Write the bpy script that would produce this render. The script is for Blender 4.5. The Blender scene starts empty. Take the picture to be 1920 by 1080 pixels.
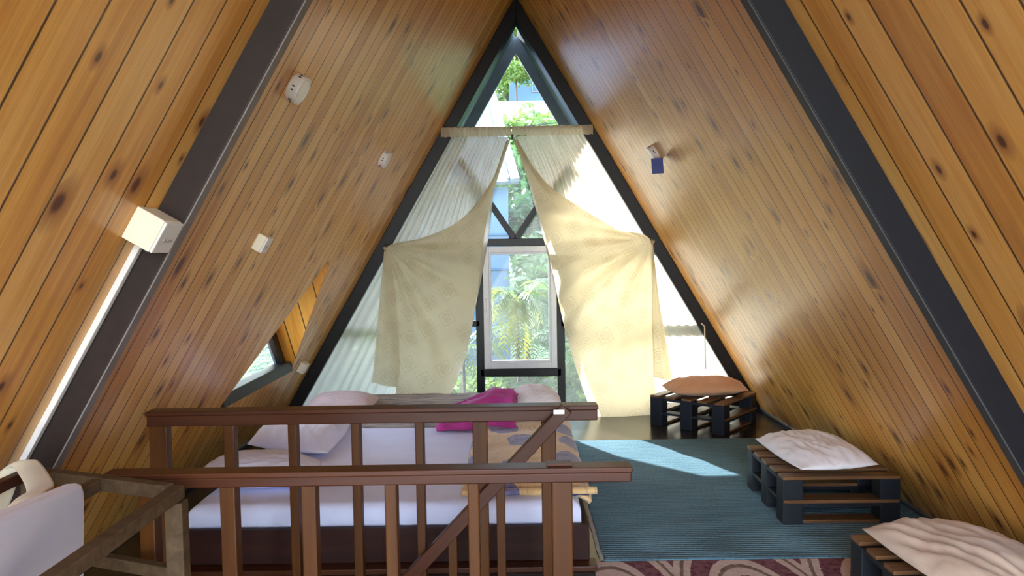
import bpy, bmesh, math, random
from mathutils import Matrix, Vector, noise as mnoise
import numpy as np
R_ = math.radians
random.seed(7)
scn = bpy.context.scene
COL = scn.collection

# ------------------------------------------------------------------ camera
yaw, pitch, roll = -3.895e-3, -4.98867e-2, -1.586e-2
def cam_axes():
    cy, sy = math.cos(yaw), math.sin(yaw)
    fwd = Vector((sy, cy, 0)); right = Vector((cy, -sy, 0)); up = Vector((0, 0, 1))
    cp, sp = math.cos(pitch), math.sin(pitch)
    f2 = cp*fwd + sp*up; u2 = cp*up - sp*fwd
    cr, sr = math.cos(roll), math.sin(roll)
    return cr*right + sr*u2, cr*u2 - sr*right, f2
r3, u3, f3 = cam_axes()
cam_d = bpy.data.cameras.new('camera'); cam = bpy.data.objects.new('camera', cam_d); COL.objects.link(cam)
cam_d.sensor_width = 36; cam_d.lens = 27.0; cam_d.clip_start = 0.05; cam_d.clip_end = 500
M = Matrix.Identity(4)
for i in range(3):
    M[i][0] = r3[i]; M[i][1] = u3[i]; M[i][2] = -f3[i]
M[2][3] = 1.55
cam.matrix_world = M
scn.camera = cam

# ------------------------------------------------------------------ world, sun, exposure
SUN_DIR = Vector((-0.50*math.cos(R_(30.5)), 0.866*math.cos(R_(30.5)), math.sin(R_(30.5))))   # towards the sun
w = bpy.data.worlds.new('world'); scn.world = w; w.use_nodes = True
nt = w.node_tree; nt.nodes.clear()
sky = nt.nodes.new('ShaderNodeTexSky'); sky.sky_type = 'NISHITA'; sky.sun_disc = False
sky.sun_elevation = R_(30.5); sky.sun_rotation = R_(-30)
sky.dust_density = 1.5; sky.air_density = 1.0
hz = nt.nodes.new('ShaderNodeMix'); hz.data_type = 'RGBA'; hz.inputs[0].default_value = 0.55
hz.inputs[7].default_value = (3.0, 3.1, 3.3, 1)      # bright humid haze veiling the blue
nt.links.new(sky.outputs[0], hz.inputs[6])
bg = nt.nodes.new('ShaderNodeBackground'); bg.inputs[1].default_value = 0.95
wo = nt.nodes.new('ShaderNodeOutputWorld')
nt.links.new(hz.outputs[2], bg.inputs[0]); nt.links.new(bg.outputs[0], wo.inputs[0])
sd = bpy.data.lights.new('sun', 'SUN'); so = bpy.data.objects.new('sun', sd); COL.objects.link(so)
sd.energy = 6.0; sd.angle = R_(0.6); sd.color = (1.0, 0.93, 0.82)
so.rotation_euler = (-SUN_DIR).to_track_quat('-Z', 'Y').to_euler(); so.location = (-6, 18, 12)
scn.view_settings.view_transform = 'Standard'; scn.view_settings.look = 'None'
scn.view_settings.gamma = 1.0; scn.view_settings.use_curve_mapping = False
scn.view_settings.exposure = 2.2
scn.cycles.max_bounces = 10; scn.cycles.diffuse_bounces = 6; scn.cycles.transparent_max_bounces = 16
scn.cycles.glossy_bounces = 4; scn.cycles.transmission_bounces = 6
scn.cycles.sample_clamp_indirect = 6.0; scn.cycles.caustics_reflective = False
scn.cycles.use_denoising = True

# ------------------------------------------------------------------ node helpers
class NT:
    def __init__(s, name):
        s.m = bpy.data.materials.new(name); s.m.use_nodes = True; s.t = s.m.node_tree; s.t.nodes.clear()
        s.out = s.t.nodes.new('ShaderNodeOutputMaterial')
    def n(s, typ, ins=None, **props):
        nd = s.t.nodes.new(typ)
        for k, v in props.items(): setattr(nd, k, v)
        for k, v in (ins or {}).items(): s.set(nd.inputs[k], v)
        return nd
    def set(s, sock, v):
        if hasattr(v, 'is_output') or isinstance(v, bpy.types.NodeSocket): s.t.links.new(v, sock)
        else:
            if isinstance(v, tuple) and len(v) == 3 and sock.type == 'RGBA': v = (*v, 1)
            sock.default_value = v
    def ma(s, op, a, b=0.0, c=0.0, clamp=False):
        nd = s.n('ShaderNodeMath', {0: a, 1: b, 2: c}, operation=op, use_clamp=clamp); return nd.outputs[0]
    def mix(s, f, a, b, blend='MIX'):
        nd = s.n('ShaderNodeMix', data_type='RGBA', blend_type=blend)
        s.set(nd.inputs[0], f); s.set(nd.inputs[6], a); s.set(nd.inputs[7], b); return nd.outputs[2]
    def ramp(s, f, stops):
        nd = s.n('ShaderNodeValToRGB', {0: f}); cr = nd.color_ramp
        while len(cr.elements) < len(stops): cr.elements.new(0.5)
        for e, (p, c) in zip(cr.elements, stops): e.position = p; e.color = (*c, 1)
        return nd.outputs[0]
    def coord(s, which='Object'): return s.n('ShaderNodeTexCoord').outputs[which]
    def sep(s, v):
        nd = s.n('ShaderNodeSeparateXYZ', {0: v}); return nd.outputs
    def comb(s, x, y, z): return s.n('ShaderNodeCombineXYZ', {0: x, 1: y, 2: z}).outputs[0]
    def noise(s, v, scale, detail=3, rough=0.5, out=0, dist=0.0):
        return s.n('ShaderNodeTexNoise', {'Vector': v, 'Scale': scale, 'Detail': detail, 'Roughness': rough, 'Distortion': dist}).outputs[out]
    def bump(s, h, strength=0.3, dist=0.01):
        return s.n('ShaderNodeBump', {'Height': h, 'Strength': strength, 'Distance': dist}).outputs[0]
    def pbr(s, col, rough=0.5, normal=None, **kw):
        nd = s.n('ShaderNodeBsdfPrincipled', {'Base Color': col, 'Roughness': rough})
        for k, v in kw.items(): s.set(nd.inputs[k.replace('_', ' ')], v)
        if normal is not None: s.set(nd.inputs['Normal'], normal)
        return nd.outputs[0]
    def done(s, sh): s.t.links.new(sh, s.out.inputs[0]); return s.m

def plank_mat(name, width, tint=(1, 1, 1), rough=0.40, coat=0.28):
    t = NT(name); x, y, z = t.sep(t.coord())
    xs = t.ma('DIVIDE', x, width); idx = t.ma('FLOOR', xs); fr = t.ma('FRACT', xs)
    wn = t.n('ShaderNodeTexWhiteNoise', {'W': idx}, noise_dimensions='1D'); rnd = wn.outputs[0]
    yo = t.ma('ADD', y, t.ma('MULTIPLY', rnd, 37.0))
    g = t.noise(t.comb(t.ma('MULTIPLY', x, 26.0), t.ma('MULTIPLY', yo, 1.1), idx), 1.0, 4, 0.6, dist=0.5)
    fine = t.noise(t.comb(t.ma('MULTIPLY', x, 150.0), t.ma('MULTIPLY', yo, 3.0), idx), 1.0, 3, 0.6)
    big = t.noise(t.comb(t.ma('MULTIPLY', x, 2.0), t.ma('MULTIPLY', yo, 0.9), t.ma('MULTIPLY', idx, 5.1)), 1.0, 2)
    f = t.ma('ADD', t.ma('MULTIPLY', g, 0.50), t.ma('ADD', t.ma('MULTIPLY', big, 0.35), t.ma('MULTIPLY', t.ma('SUBTRACT', rnd, 0.5), 0.22)))
    T = lambda c: tuple(a*b for a, b in zip(c, tint))
    col = t.ramp(f, [(0.22, T((0.52, 0.21, 0.036))), (0.42, T((0.74, 0.37, 0.080))), (0.60, T((0.85, 0.52, 0.17)))])
    col = t.mix(t.ma('MULTIPLY', t.ma('SUBTRACT', fine, 0.45, clamp=True), 0.9), col, T((0.25, 0.08, 0.015)))
    # knots
    v = t.n('ShaderNodeTexVoronoi', {'Vector': t.comb(t.ma('ADD', t.ma('MULTIPLY', x, 1.0/(width*1.0)), 0.0), t.ma('MULTIPLY', yo, 4.2), 0.0), 'Scale': 1.0, 'Randomness': 0.8}, voronoi_dimensions='2D')
    cr = t.sep(v.outputs['Color'])
    has = t.ma('GREATER_THAN', cr[0], 0.70)
    size = t.ma('ADD', t.ma('MULTIPLY', t.ma('MULTIPLY', cr[1], cr[1]), 0.16), 0.055)
    d = t.ma('ADD', v.outputs['Distance'], t.ma('MULTIPLY', t.ma('SUBTRACT', g, 0.5), 0.10))
    k = t.ma('MULTIPLY', has, t.ma('SUBTRACT', 1.0, t.ma('DIVIDE', d, size), clamp=True))
    k = t.ma('MULTIPLY', k, 2.2, clamp=True)
    halo = t.ma('MULTIPLY', has, t.ma('SUBTRACT', 1.0, t.ma('DIVIDE', d, t.ma('MULTIPLY', size, 2.6)), clamp=True))
    col = t.mix(t.ma('MULTIPLY', halo, 1.1, clamp=True), col, T((0.27, 0.085, 0.018)))
    col = t.mix(t.ma('MULTIPLY', k, 0.85), col, (0.075, 0.022, 0.007))
    e = t.ma('MINIMUM', fr, t.ma('SUBTRACT', 1.0, fr))
    gr = t.ma('SUBTRACT', 1.7, t.ma('DIVIDE', e, 0.0036/width), clamp=True)
    col = t.mix(t.ma('MULTIPLY', gr, 0.92), col, (0.035, 0.012, 0.004))
    h = t.ma('SUBTRACT', t.ma('MULTIPLY', g, 0.10), t.ma('MULTIPLY', t.ma('SUBTRACT', 1.0, t.ma('DIVIDE', e, 0.006/width), clamp=True), 1.0))
    cup = t.ma('MULTIPLY', t.ma('MULTIPLY', e, e), 1.2)
    h = t.ma('ADD', h, t.ma('MULTIPLY', t.ma('SUBTRACT', rnd, 0.5), t.ma('MULTIPLY', fr, 1.6)))
    h = t.ma('ADD', h, t.ma('ADD', cup, t.ma('MULTIPLY', big, 0.9)))
    nrm = t.bump(h, 0.5, 0.004)
    return t.done(t.pbr(col, t.ma('ADD', t.ma('MULTIPLY', g, 0.15), rough-0.07), nrm, Coat_Weight=coat, Coat_Roughness=0.20, Specular_IOR_Level=0.32))

def wood_mat(name, c1, c2, rough=0.35, axis=2, scale=1.0, coat=0.2):
    t = NT(name); x, y, z = t.sep(t.coord())
    s = [18.0*scale]*3; s[axis] = 1.2*scale
    oi = t.n('ShaderNodeObjectInfo').outputs['Random']
    g = t.noise(t.comb(t.ma('MULTIPLY', x, s[0]), t.ma('MULTIPLY', y, s[1]), t.ma('ADD', t.ma('MULTIPLY', z, s[2]), t.ma('MULTIPLY', oi, 20.0))), 1.0, 4, 0.6, dist=0.4)
    col = t.ramp(g, [(0.3, c1), (0.7, c2)])
    return t.done(t.pbr(col, rough, t.bump(g, 0.15, 0.003), Coat_Weight=coat, Coat_Roughness=0.2, Specular_IOR_Level=0.2))

def plain(name, col, rough=0.5, var=0.1, scale=20.0, bump=0.1, **kw):
    t = NT(name); v = t.coord(); g = t.noise(v, scale, 3)
    c2 = tuple(a*(1-var) for a in col)
    return t.done(t.pbr(t.ramp(g, [(0.35, c2), (0.65, col)]), rough, t.bump(g, bump, 0.003), **kw))

def cloth(name, col, var=0.08, transl=0.0, weave=260.0, rough=0.85, sheen=0.2):
    t = NT(name); v = t.coord(); x, y, z = t.sep(v)
    g = t.noise(v, 9.0, 4); f = t.noise(v, weave, 2)
    c2 = tuple(a*(1-var) for a in col)
    c = t.ramp(g, [(0.3, c2), (0.7, col)])
    nrm = t.bump(t.ma('ADD', g, t.ma('MULTIPLY', f, 0.15)), 0.35, 0.01)
    sh = t.pbr(c, rough, nrm, Sheen_Weight=sheen, Specular_IOR_Level=0.2)
    if transl:
        tr = t.n('ShaderNodeBsdfTranslucent', {'Color': c})
        sh = t.n('ShaderNodeMixShader', {0: transl, 1: sh, 2: tr.outputs[0]}).outputs[0]
    return t.done(sh)

def curtain_mat(name, col, transl, transp, pattern=0.35, pscale=5.0):
    t = NT(name); v = t.coord(); x, y, z = t.sep(v)
    ca, sa = math.cos(R_(28)), math.sin(R_(28))
    a = t.ma('MULTIPLY', t.ma('ADD', t.ma('MULTIPLY', x, ca), t.ma('MULTIPLY', z, sa)), pscale)
    b = t.ma('MULTIPLY', t.ma('SUBTRACT', t.ma('MULTIPLY', z, ca), t.ma('MULTIPLY', x, sa)), pscale)
    a = t.ma('ADD', a, t.ma('MULTIPLY', t.ma('FLOOR', b), 0.37))
    fa = t.ma('SUBTRACT', t.ma('FRACT', a), 0.5); fb = t.ma('SUBTRACT', t.ma('FRACT', b), 0.5)
    wn = t.n('ShaderNodeTexWhiteNoise', {'Vector': t.comb(t.ma('FLOOR', a), t.ma('FLOOR', b), 0.0)}, noise_dimensions='2D').outputs[0]
    rr = t.ma('SQRT', t.ma('ADD', t.ma('MULTIPLY', fa, fa), t.ma('MULTIPLY', fb, fb)))
    sq = t.ma('MAXIMUM', t.ma('ABSOLUTE', fa), t.ma('ABSOLUTE', fb))
    pick = t.ma('GREATER_THAN', wn, 0.5)
    dd = t.ma('ADD', t.ma('MULTIPLY', rr, pick), t.ma('MULTIPLY', sq, t.ma('SUBTRACT', 1.0, pick)))
    ring = t.ma('GREATER_THAN', t.ma('SINE', t.ma('MULTIPLY', dd, 75.0)), 0.35)
    lim = t.ma('MULTIPLY', t.ma('LESS_THAN', dd, 0.22), t.ma('LESS_THAN', wn, 0.85))
    box = t.ma('MULTIPLY', t.ma('LESS_THAN', sq, 0.31), t.ma('GREATER_THAN', sq, 0.285))
    pat = t.ma('ADD', t.ma('MULTIPLY', ring, lim), t.ma('MULTIPLY', box, t.ma('LESS_THAN', wn, 0.85)), clamp=True)
    g = t.noise(v, 6.0, 3)
    c = t.ramp(g, [(0.3, tuple(q*0.94 for q in col)), (0.7, col)])
    c = t.mix(t.ma('MULTIPLY', pat, pattern), c, tuple(q*r for q, r in zip(col, (0.62, 0.55, 0.45))))
    nrm = t.bump(t.ma('ADD', g, t.ma('MULTIPLY', t.noise(v, 30.0, 3), 0.25)), 0.4, 0.02)
    d = t.n('ShaderNodeBsdfDiffuse', {'Color': c, 'Normal': nrm}).outputs[0]
    tr = t.n('ShaderNodeBsdfTranslucent', {'Color': c, 'Normal': nrm}).outputs[0]
    sh = t.n('ShaderNodeMixShader', {0: transl, 1: d, 2: tr}).outputs[0]
    if transp:
        tp = t.n('ShaderNodeBsdfTransparent', {'Color': (1, 1, 1)}).outputs[0]
        sh = t.n('ShaderNodeMixShader', {0: transp, 1: sh, 2: tp}).outputs[0]
    return t.done(sh)

def glass_mat(name, haze_veil=0.10, tint=(0.95, 0.98, 1.0)):
    t = NT(name); g = t.noise(t.coord(), 3.0, 5, 0.65)
    tp = t.n('ShaderNodeBsdfTransparent', {'Color': tint}).outputs[0]
    tr = t.n('ShaderNodeBsdfTranslucent', {'Color': (0.8, 0.9, 1.0)}).outputs[0]
    gl = t.n('ShaderNodeBsdfGlossy', {'Roughness': 0.03}).outputs[0]
    fac = t.ma('MULTIPLY', g, haze_veil*2.0)  # haze over the view painted into the pane as a translucent veil
    sh = t.n('ShaderNodeMixShader', {0: fac, 1: tp, 2: tr}).outputs[0]
    fr = t.n('ShaderNodeFresnel', {'IOR': 1.3}).outputs[0]
    sh = t.n('ShaderNodeMixShader', {0: t.ma('MULTIPLY', fr, 0.6), 1: sh, 2: gl}).outputs[0]
    return t.done(sh)

def leaf_mat(name, c1, c2, transl=0.45):
    t = NT(name); g = t.noise(t.coord(), 1.7, 3); oi = t.noise(t.coord(), 23.0, 1)
    c = t.ramp(t.ma('ADD', t.ma('MULTIPLY', g, 0.5), t.ma('MULTIPLY', oi, 0.5)), [(0.35, c1), (0.65, c2)])
    d = t.pbr(c, 0.45)
    tr = t.n('ShaderNodeBsdfTranslucent', {'Color': c}).outputs[0]
    return t.done(t.n('ShaderNodeMixShader', {0: transl, 1: d, 2: tr}).outputs[0])

def rug_mat():
    t = NT('teal_rug'); x, y, z = t.sep(t.coord())
    wob = t.ma('MULTIPLY', t.noise(t.comb(t.ma('MULTIPLY', x, 3.0), t.ma('MULTIPLY', y, 1.0), 0.0), 1.0, 2), 0.012)
    s = t.ma('FRACT', t.ma('DIVIDE', t.ma('ADD', y, wob), 0.026))
    rib = t.ma('ABSOLUTE', t.ma('SUBTRACT', s, 0.5))
    sp = t.noise(t.comb(t.ma('MULTIPLY', x, 70.0), t.ma('MULTIPLY', y, 40.0), 0.0), 1.0, 3)
    big = t.noise(t.coord(), 2.2, 3)
    c = t.ramp(t.ma('ADD', t.ma('MULTIPLY', sp, 0.5), t.ma('MULTIPLY', big, 0.5)), [(0.3, (0.065, 0.15, 0.21)), (0.7, (0.15, 0.285, 0.37))])
    c = t.mix(t.ma('MULTIPLY', t.ma('GREATER_THAN', rib, t.ma('ADD', 0.33, t.ma('MULTIPLY', sp, 0.14))), 0.75), c, (0.012, 0.045, 0.07))
    h = t.ma('ADD', t.ma('MULTIPLY', rib, -1.0), t.ma('MULTIPLY', sp, 0.4))
    return t.done(t.pbr(c, 0.9, t.bump(h, 0.9, 0.012), Sheen_Weight=0.1, Specular_IOR_Level=0.1))

def carpet_mat():
    t = NT('patterned_carpet'); x, y, z = t.sep(t.coord())
    W = 0.62
    xx = t.ma('ADD', x, 0.46); cell = t.ma('FRACT', t.ma('DIVIDE', xx, W))
    cx = t.ma('SUBTRACT', cell, 0.5)
    cy = t.ma('MULTIPLY', t.ma('ADD', y, 0.55), 0.9)
    r = t.ma('SQRT', t.ma('ADD', t.ma('MULTIPLY', t.ma('MULTIPLY', cx, cx), 2.3), t.ma('MULTIPLY', cy, cy)))
    n = t.noise(t.coord(), 40.0, 3)
    r2 = t.ma('ADD', r, t.ma('MULTIPLY', n, 0.03))
    nd = t.n('ShaderNodeValToRGB', {0: t.ma('FRACT', t.ma('MULTIPLY', r2, 1.7))}); cr = nd.color_ramp; cr.interpolation = 'CONSTANT'
    pur, cre, gry = (0.115, 0.018, 0.05), (0.62, 0.50, 0.46), (0.17, 0.125, 0.09)
    stops = [(0, pur), (0.20, cre), (0.32, gry), (0.38, cre), (0.50, pur), (0.58, cre), (0.72, gry), (0.78, cre), (0.9, pur)]
    while len(cr.elements) < len(stops): cr.elements.new(0.5)
    for e, (p, c) in zip(cr.elements, stops): e.position = p; e.color = (*c, 1)
    c = t.mix(0.25, nd.outputs[0], t.ramp(n, [(0.3, (0.1, 0.05, 0.06)), (0.7, (0.5, 0.4, 0.36))]))
    return t.done(t.pbr(c, 0.95, t.bump(n, 0.6, 0.006), Specular_IOR_Level=0.1))

def blanket_mat():
    t = NT('floral_blanket'); x, y, z = t.sep(t.coord()); v = t.comb(t.ma('ADD', x, 0.06), t.ma('MULTIPLY', y, 0.62), z)
    nz = t.n('ShaderNodeVectorMath', {0: v, 1: t.n('ShaderNodeVectorMath', {0: t.noise(v, 9.0, 3, out=1), 3: 0.10}, operation='SCALE').outputs[0]}, operation='ADD').outputs[0]
    vo = t.n('ShaderNodeTexVoronoi', {'Vector': nz, 'Scale': 3.3, 'Randomness': 0.55}, voronoi_dimensions='2D')
    fl = t.ma('LESS_THAN', vo.outputs['Distance'], 0.30)
    core = t.noise(v, 45.0, 3)
    g = t.noise(v, 5.0, 4)
    c = t.ramp(g, [(0.3, (0.50, 0.31, 0.13)), (0.7, (0.70, 0.48, 0.24))])
    blue = t.ramp(core, [(0.35, (0.02, 0.03, 0.18)), (0.65, (0.09, 0.13, 0.38))])
    c = t.mix(t.ma('MULTIPLY', fl, 0.85), c, blue)
    lines = t.ma('GREATER_THAN', t.ma('SINE', t.ma('MULTIPLY', vo.outputs['Distance'], 55.0)), 0.9)
    c = t.mix(t.ma('MULTIPLY', lines, 0.35), c, (0.25, 0.16, 0.08))
    return t.done(t.pbr(c, 0.9, t.bump(core, 0.4, 0.006), Sheen_Weight=0.3))

def grey_cover_mat():
    t = NT('grey_streaked_cover'); x, y, z = t.sep(t.coord())
    g = t.noise(t.comb(t.ma('MULTIPLY', x, 4.0), t.ma('MULTIPLY', y, 30.0), t.ma('MULTIPLY', z, 40.0)), 1.0, 3)
    c = t.ramp(g, [(0.3, (0.10, 0.11, 0.14)), (0.5, (0.36, 0.31, 0.27)), (0.75, (0.48, 0.42, 0.37))])
    return t.done(t.pbr(c, 0.9, t.bump(g, 0.4, 0.01)))

def hill_mat():
    t = NT('hill_green'); v = t.coord(); g = t.noise(v, 0.5, 5, 0.65); g2 = t.noise(v, 4.0, 4, 0.7)
    c = t.ramp(t.ma('ADD', t.ma('MULTIPLY', g, 0.5), t.ma('MULTIPLY', g2, 0.5)), [(0.35, (0.02, 0.06, 0.02)), (0.55, (0.06, 0.12, 0.04)), (0.75, (0.16, 0.20, 0.07))])
    return t.done(t.pbr(c, 0.9, t.bump(g2, 0.8, 0.3)))

MT = {}
MT['plank'] = plank_mat('pine_planks', 0.130, (1.03, 1.05, 1.05))
MT['plank_near'] = plank_mat('wide_pine_planks', 0.168)
MT['plank_dormer'] = plank_mat('dormer_pine_planks', 0.15, (1.0, 0.85, 0.6))
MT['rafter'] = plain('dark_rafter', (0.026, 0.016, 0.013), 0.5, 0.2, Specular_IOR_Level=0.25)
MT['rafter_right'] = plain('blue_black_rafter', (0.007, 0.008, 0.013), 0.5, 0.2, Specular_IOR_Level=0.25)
MT['sheen_left'] = plain('grey_rafter_sheen', (0.20, 0.17, 0.16), 0.6, 0.2, 8)  # sheen from the window put into the colour, paler on the left
MT['sheen_right'] = plain('slate_rafter_sheen', (0.045, 0.05, 0.056), 0.6, 0.2, 8)
MT['frame'] = plain('black_frame', (0.009, 0.008, 0.009), 0.4, 0.2, Specular_IOR_Level=0.25)
MT['fascia'] = plain('grey_fascia', (0.16, 0.18, 0.20), 0.7, 0.25, 6)
MT['rail'] = wood_mat('red_brown_varnish', (0.040, 0.010, 0.0035), (0.070, 0.020, 0.006), 0.38, 0, 1.0, 0.05)
MT['railz'] = wood_mat('red_brown_varnish_upright', (0.048, 0.015, 0.003), (0.085, 0.029, 0.005), 0.42, 2, 1.0, 0.0)
MT['bedwood'] = wood_mat('dark_bed_wood', (0.016, 0.004, 0.003), (0.034, 0.009, 0.006), 0.55, 0, 1.0, 0.0)
MT['rack'] = wood_mat('raw_grey_timber', (0.050, 0.030, 0.015), (0.095, 0.060, 0.031), 0.75, 1, 1.5, 0)
MT['floor'] = wood_mat('dark_floor', (0.018, 0.013, 0.012), (0.034, 0.026, 0.023), 0.26, 0, 0.4, 0.4)
MT['white_plastic'] = plain('white_plastic', (0.72, 0.70, 0.68), 0.3, 0.05)
MT['cream_plastic'] = plain('cream_plastic', (0.78, 0.74, 0.58), 0.4, 0.05)
MT['white_alu'] = plain('white_window_frame', (0.66, 0.66, 0.68), 0.35, 0.05)
MT['glass'] = glass_mat('window_glass', 0.03, (0.66, 0.74, 0.80))
MT['rug'] = rug_mat(); MT['carpet'] = carpet_mat(); MT['blanket'] = blanket_mat(); MT['greycover'] = grey_cover_mat()
MT['binding'] = plain('rug_binding', (0.6, 0.58, 0.52), 0.9, 0.3, 60)
MT['sheet'] = cloth('white_sheet', (0.66, 0.69, 0.92), 0.05)
MT['pillow_white'] = cloth('white_pillowcase', (0.70, 0.71, 0.90), 0.05)
MT['pillow_pink'] = cloth('dusty_pink_pillowcase', (0.52, 0.38, 0.35), 0.08)
MT['pillow_pale'] = cloth('pale_pillowcase', (0.78, 0.74, 0.78), 0.06)
MT['pillow_orange'] = cloth('terracotta_pillowcase', (0.58, 0.30, 0.16), 0.1)
MT['pillow_beige'] = cloth('beige_pillowcase', (0.66, 0.52, 0.42), 0.08)
MT['maroon'] = cloth('maroon_blanket', (0.46, 0.045, 0.25), 0.25)
MT['navy'] = cloth('navy_lining', (0.03, 0.035, 0.12), 0.2)
MT['curtain'] = curtain_mat('cream_curtain', (0.76, 0.69, 0.50), 0.46, 0.0, 0.45)
MT['curtain_back'] = curtain_mat('cream_curtain_back', (0.88, 0.81, 0.68), 0.60, 0.06, 0.25)
MT['rod'] = plain('curtain_rod_brass', (0.45, 0.36, 0.22), 0.4, 0.2)
MT['pallet_dark'] = plain('dark_pallet_paint', (0.010, 0.013, 0.020), 0.5, 0.25, 30, 0.2, Specular_IOR_Level=0.3)
MT['pallet_top'] = wood_mat('brown_pallet_board', (0.10, 0.045, 0.02), (0.20, 0.10, 0.045), 0.4, 0, 1.5, 0.2)
MT['board'] = cloth('white_padding', (0.64, 0.67, 0.90), 0.03)
MT['strap'] = cloth('cream_strap', (0.62, 0.56, 0.42), 0.1)
MT['blue'] = plain('blue_card', (0.02, 0.04, 0.22), 0.5, 0.1)
MT['lampglass'] = plain('lamp_diffuser', (0.85, 0.85, 0.86), 0.3, 0.02)
MT['slot'] = plain('dark_slot', (0.02, 0.02, 0.02), 0.6, 0.1)
MT['metal'] = plain('grey_metal', (0.5, 0.5, 0.5), 0.3, 0.1, Metallic=0.8)
MT['shaft'] = plain('stairwell_lining', (0.12, 0.06, 0.03), 0.6, 0.2)
MT['hill'] = hill_mat()
MT['leaf_dark'] = leaf_mat('dark_leaf', (0.018, 0.055, 0.02), (0.05, 0.12, 0.04))
MT['leaf_mid'] = leaf_mat('mid_leaf', (0.035, 0.09, 0.025), (0.11, 0.19, 0.055))
MT['leaf_light'] = leaf_mat('light_leaf', (0.08, 0.17, 0.025), (0.20, 0.28, 0.06))
MT['leaf_yellow'] = leaf_mat('yellow_leaf', (0.20, 0.25, 0.004), (0.36, 0.36, 0.01))
MT['bark'] = plain('bark', (0.10, 0.07, 0.05), 0.9, 0.4)
MT['roof_white'] = plain('white_roof_sheet', (0.27, 0.29, 0.33), 0.5, 0.08, 2)
MT['roof_pink'] = plain('rusty_roof', (0.17, 0.10, 0.10), 0.7, 0.2, 2)
MT['wall_blue'] = plain('blue_house_wall', (0.07, 0.13, 0.19), 0.7, 0.15, 2)
MT['pane_blue'] = plain('blue_house_pane', (0.03, 0.10, 0.18), 0.2, 0.2, 4)

# ------------------------------------------------------------------ object helpers
def tag(o, label=None, cat=None, group=None, kind=None):
    if label: o['label'] = label
    if cat: o['category'] = cat
    if group: o['group'] = group
    if kind: o['kind'] = kind
    return o
def empty(name, loc=(0, 0, 0), rz=0.0, **kw):
    o = bpy.data.objects.new(name, None); COL.objects.link(o); o.location = loc; o.rotation_euler = (0, 0, rz)
    o.empty_display_size = 0.1
    return tag(o, **kw)
def link(name, bm, mat, parent=None, smooth=False, bevel=0.0, mtx=None, subd=0):
    me = bpy.data.meshes.new(name); bm.normal_update(); bm.to_mesh(me); bm.free()
    me.materials.append(mat if not isinstance(mat, str) else MT[mat])
    if smooth: me.polygons.foreach_set('use_smooth', [True]*len(me.polygons))
    o = bpy.data.objects.new(name, me); COL.objects.link(o)
    if parent is not None: o.parent = parent
    if mtx is not None: o.matrix_local = mtx
    if bevel:
        b = o.modifiers.new('bevel', 'BEVEL'); b.width = bevel; b.segments = 2; b.limit_method = 'ANGLE'
    if subd:
        s = o.modifiers.new('sub', 'SUBSURF'); s.levels = subd; s.render_levels = subd
    return o
def fromdata(name, verts, faces, mat, parent=None, smooth=False, mtx=None):
    bm = bmesh.new(); vs = [bm.verts.new(v) for v in verts]
    for f in faces: bm.faces.new([vs[i] for i in f])
    return link(name, bm, mat, parent, smooth, 0, mtx)
def bx(bm, lo, hi):
    v = [bm.verts.new((x, y, z)) for x in (lo[0], hi[0]) for y in (lo[1], hi[1]) for z in (lo[2], hi[2])]
    for f in ((0, 1, 3, 2), (4, 6, 7, 5), (0, 4, 5, 1), (2, 3, 7, 6), (0, 2, 6, 4), (1, 5, 7, 3)): bm.faces.new([v[i] for i in f])
def box(name, lo, hi, mat, parent=None, bevel=0.003):
    bm = bmesh.new(); bx(bm, lo, hi); return link(name, bm, mat, parent, bevel=bevel)
def cbox(name, size, mat, parent=None, loc=(0, 0, 0), bevel=0.003, mtx=None):
    bm = bmesh.new(); s = [a/2 for a in size]; bx(bm, [-a for a in s], s)
    o = link(name, bm, mat, parent, bevel=bevel)
    if mtx is not None: o.matrix_local = mtx
    else: o.location = loc
    return o
def bar(name, a, b, wdt, dep, mat, parent=None, side=Vector((0, 1, 0)), bevel=0.003):
    """a straight board from a to b; its width lies across 'side', its depth along 'side'; long axis is local x"""
    a, b = Vector(a), Vector(b); L = (b-a).length; d = (b-a).normalized()
    s = (side - d*side.dot(d)).normalized(); n = d.cross(s)
    m = Matrix.Identity(4)
    for i in range(3): m[i][0], m[i][1], m[i][2], m[i][3] = d[i], s[i], n[i], ((a+b)/2)[i]
    return cbox(name, (L, dep, wdt), mat, parent, bevel=bevel, mtx=m)
def tube(name, pts, rad, mat, parent=None, n=10, closed_cap=True):
    bm = bmesh.new(); rings = []
    P = [Vector(p) for p in pts]
    for i, p in enumerate(P):
        d = (P[min(i+1, len(P)-1)] - P[max(i-1, 0)]).normalized()
        q = d.to_track_quat('Z', 'Y'); r = rad[i] if isinstance(rad, (list, tuple)) else rad
        rings.append([bm.verts.new(p + q @ Vector((r*math.cos(2*math.pi*k/n), r*math.sin(2*math.pi*k/n), 0))) for k in range(n)])
    for a, b in zip(rings, rings[1:]):
        for k in range(n): bm.faces.new((a[k], a[(k+1) % n], b[(k+1) % n], b[k]))
    bm.faces.new(rings[0][::-1]); bm.faces.new(rings[-1])
    return link(name, bm, mat, parent, smooth=True)
def disc_stack(prof, n=40):
    """lathe about local z from (radius, z) pairs"""
    bm = bmesh.new(); rings = []
    for r, z in prof: rings.append([bm.verts.new((r*math.cos(2*math.pi*k/n), r*math.sin(2*math.pi*k/n), z)) for k in range(n)])
    for a, b in zip(rings, rings[1:]):
        for k in range(n): bm.faces.new((a[k], a[(k+1) % n], b[(k+1) % n], b[k]))
    bm.faces.new(rings[0][::-1]); bm.faces.new(rings[-1]); return bm
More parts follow.
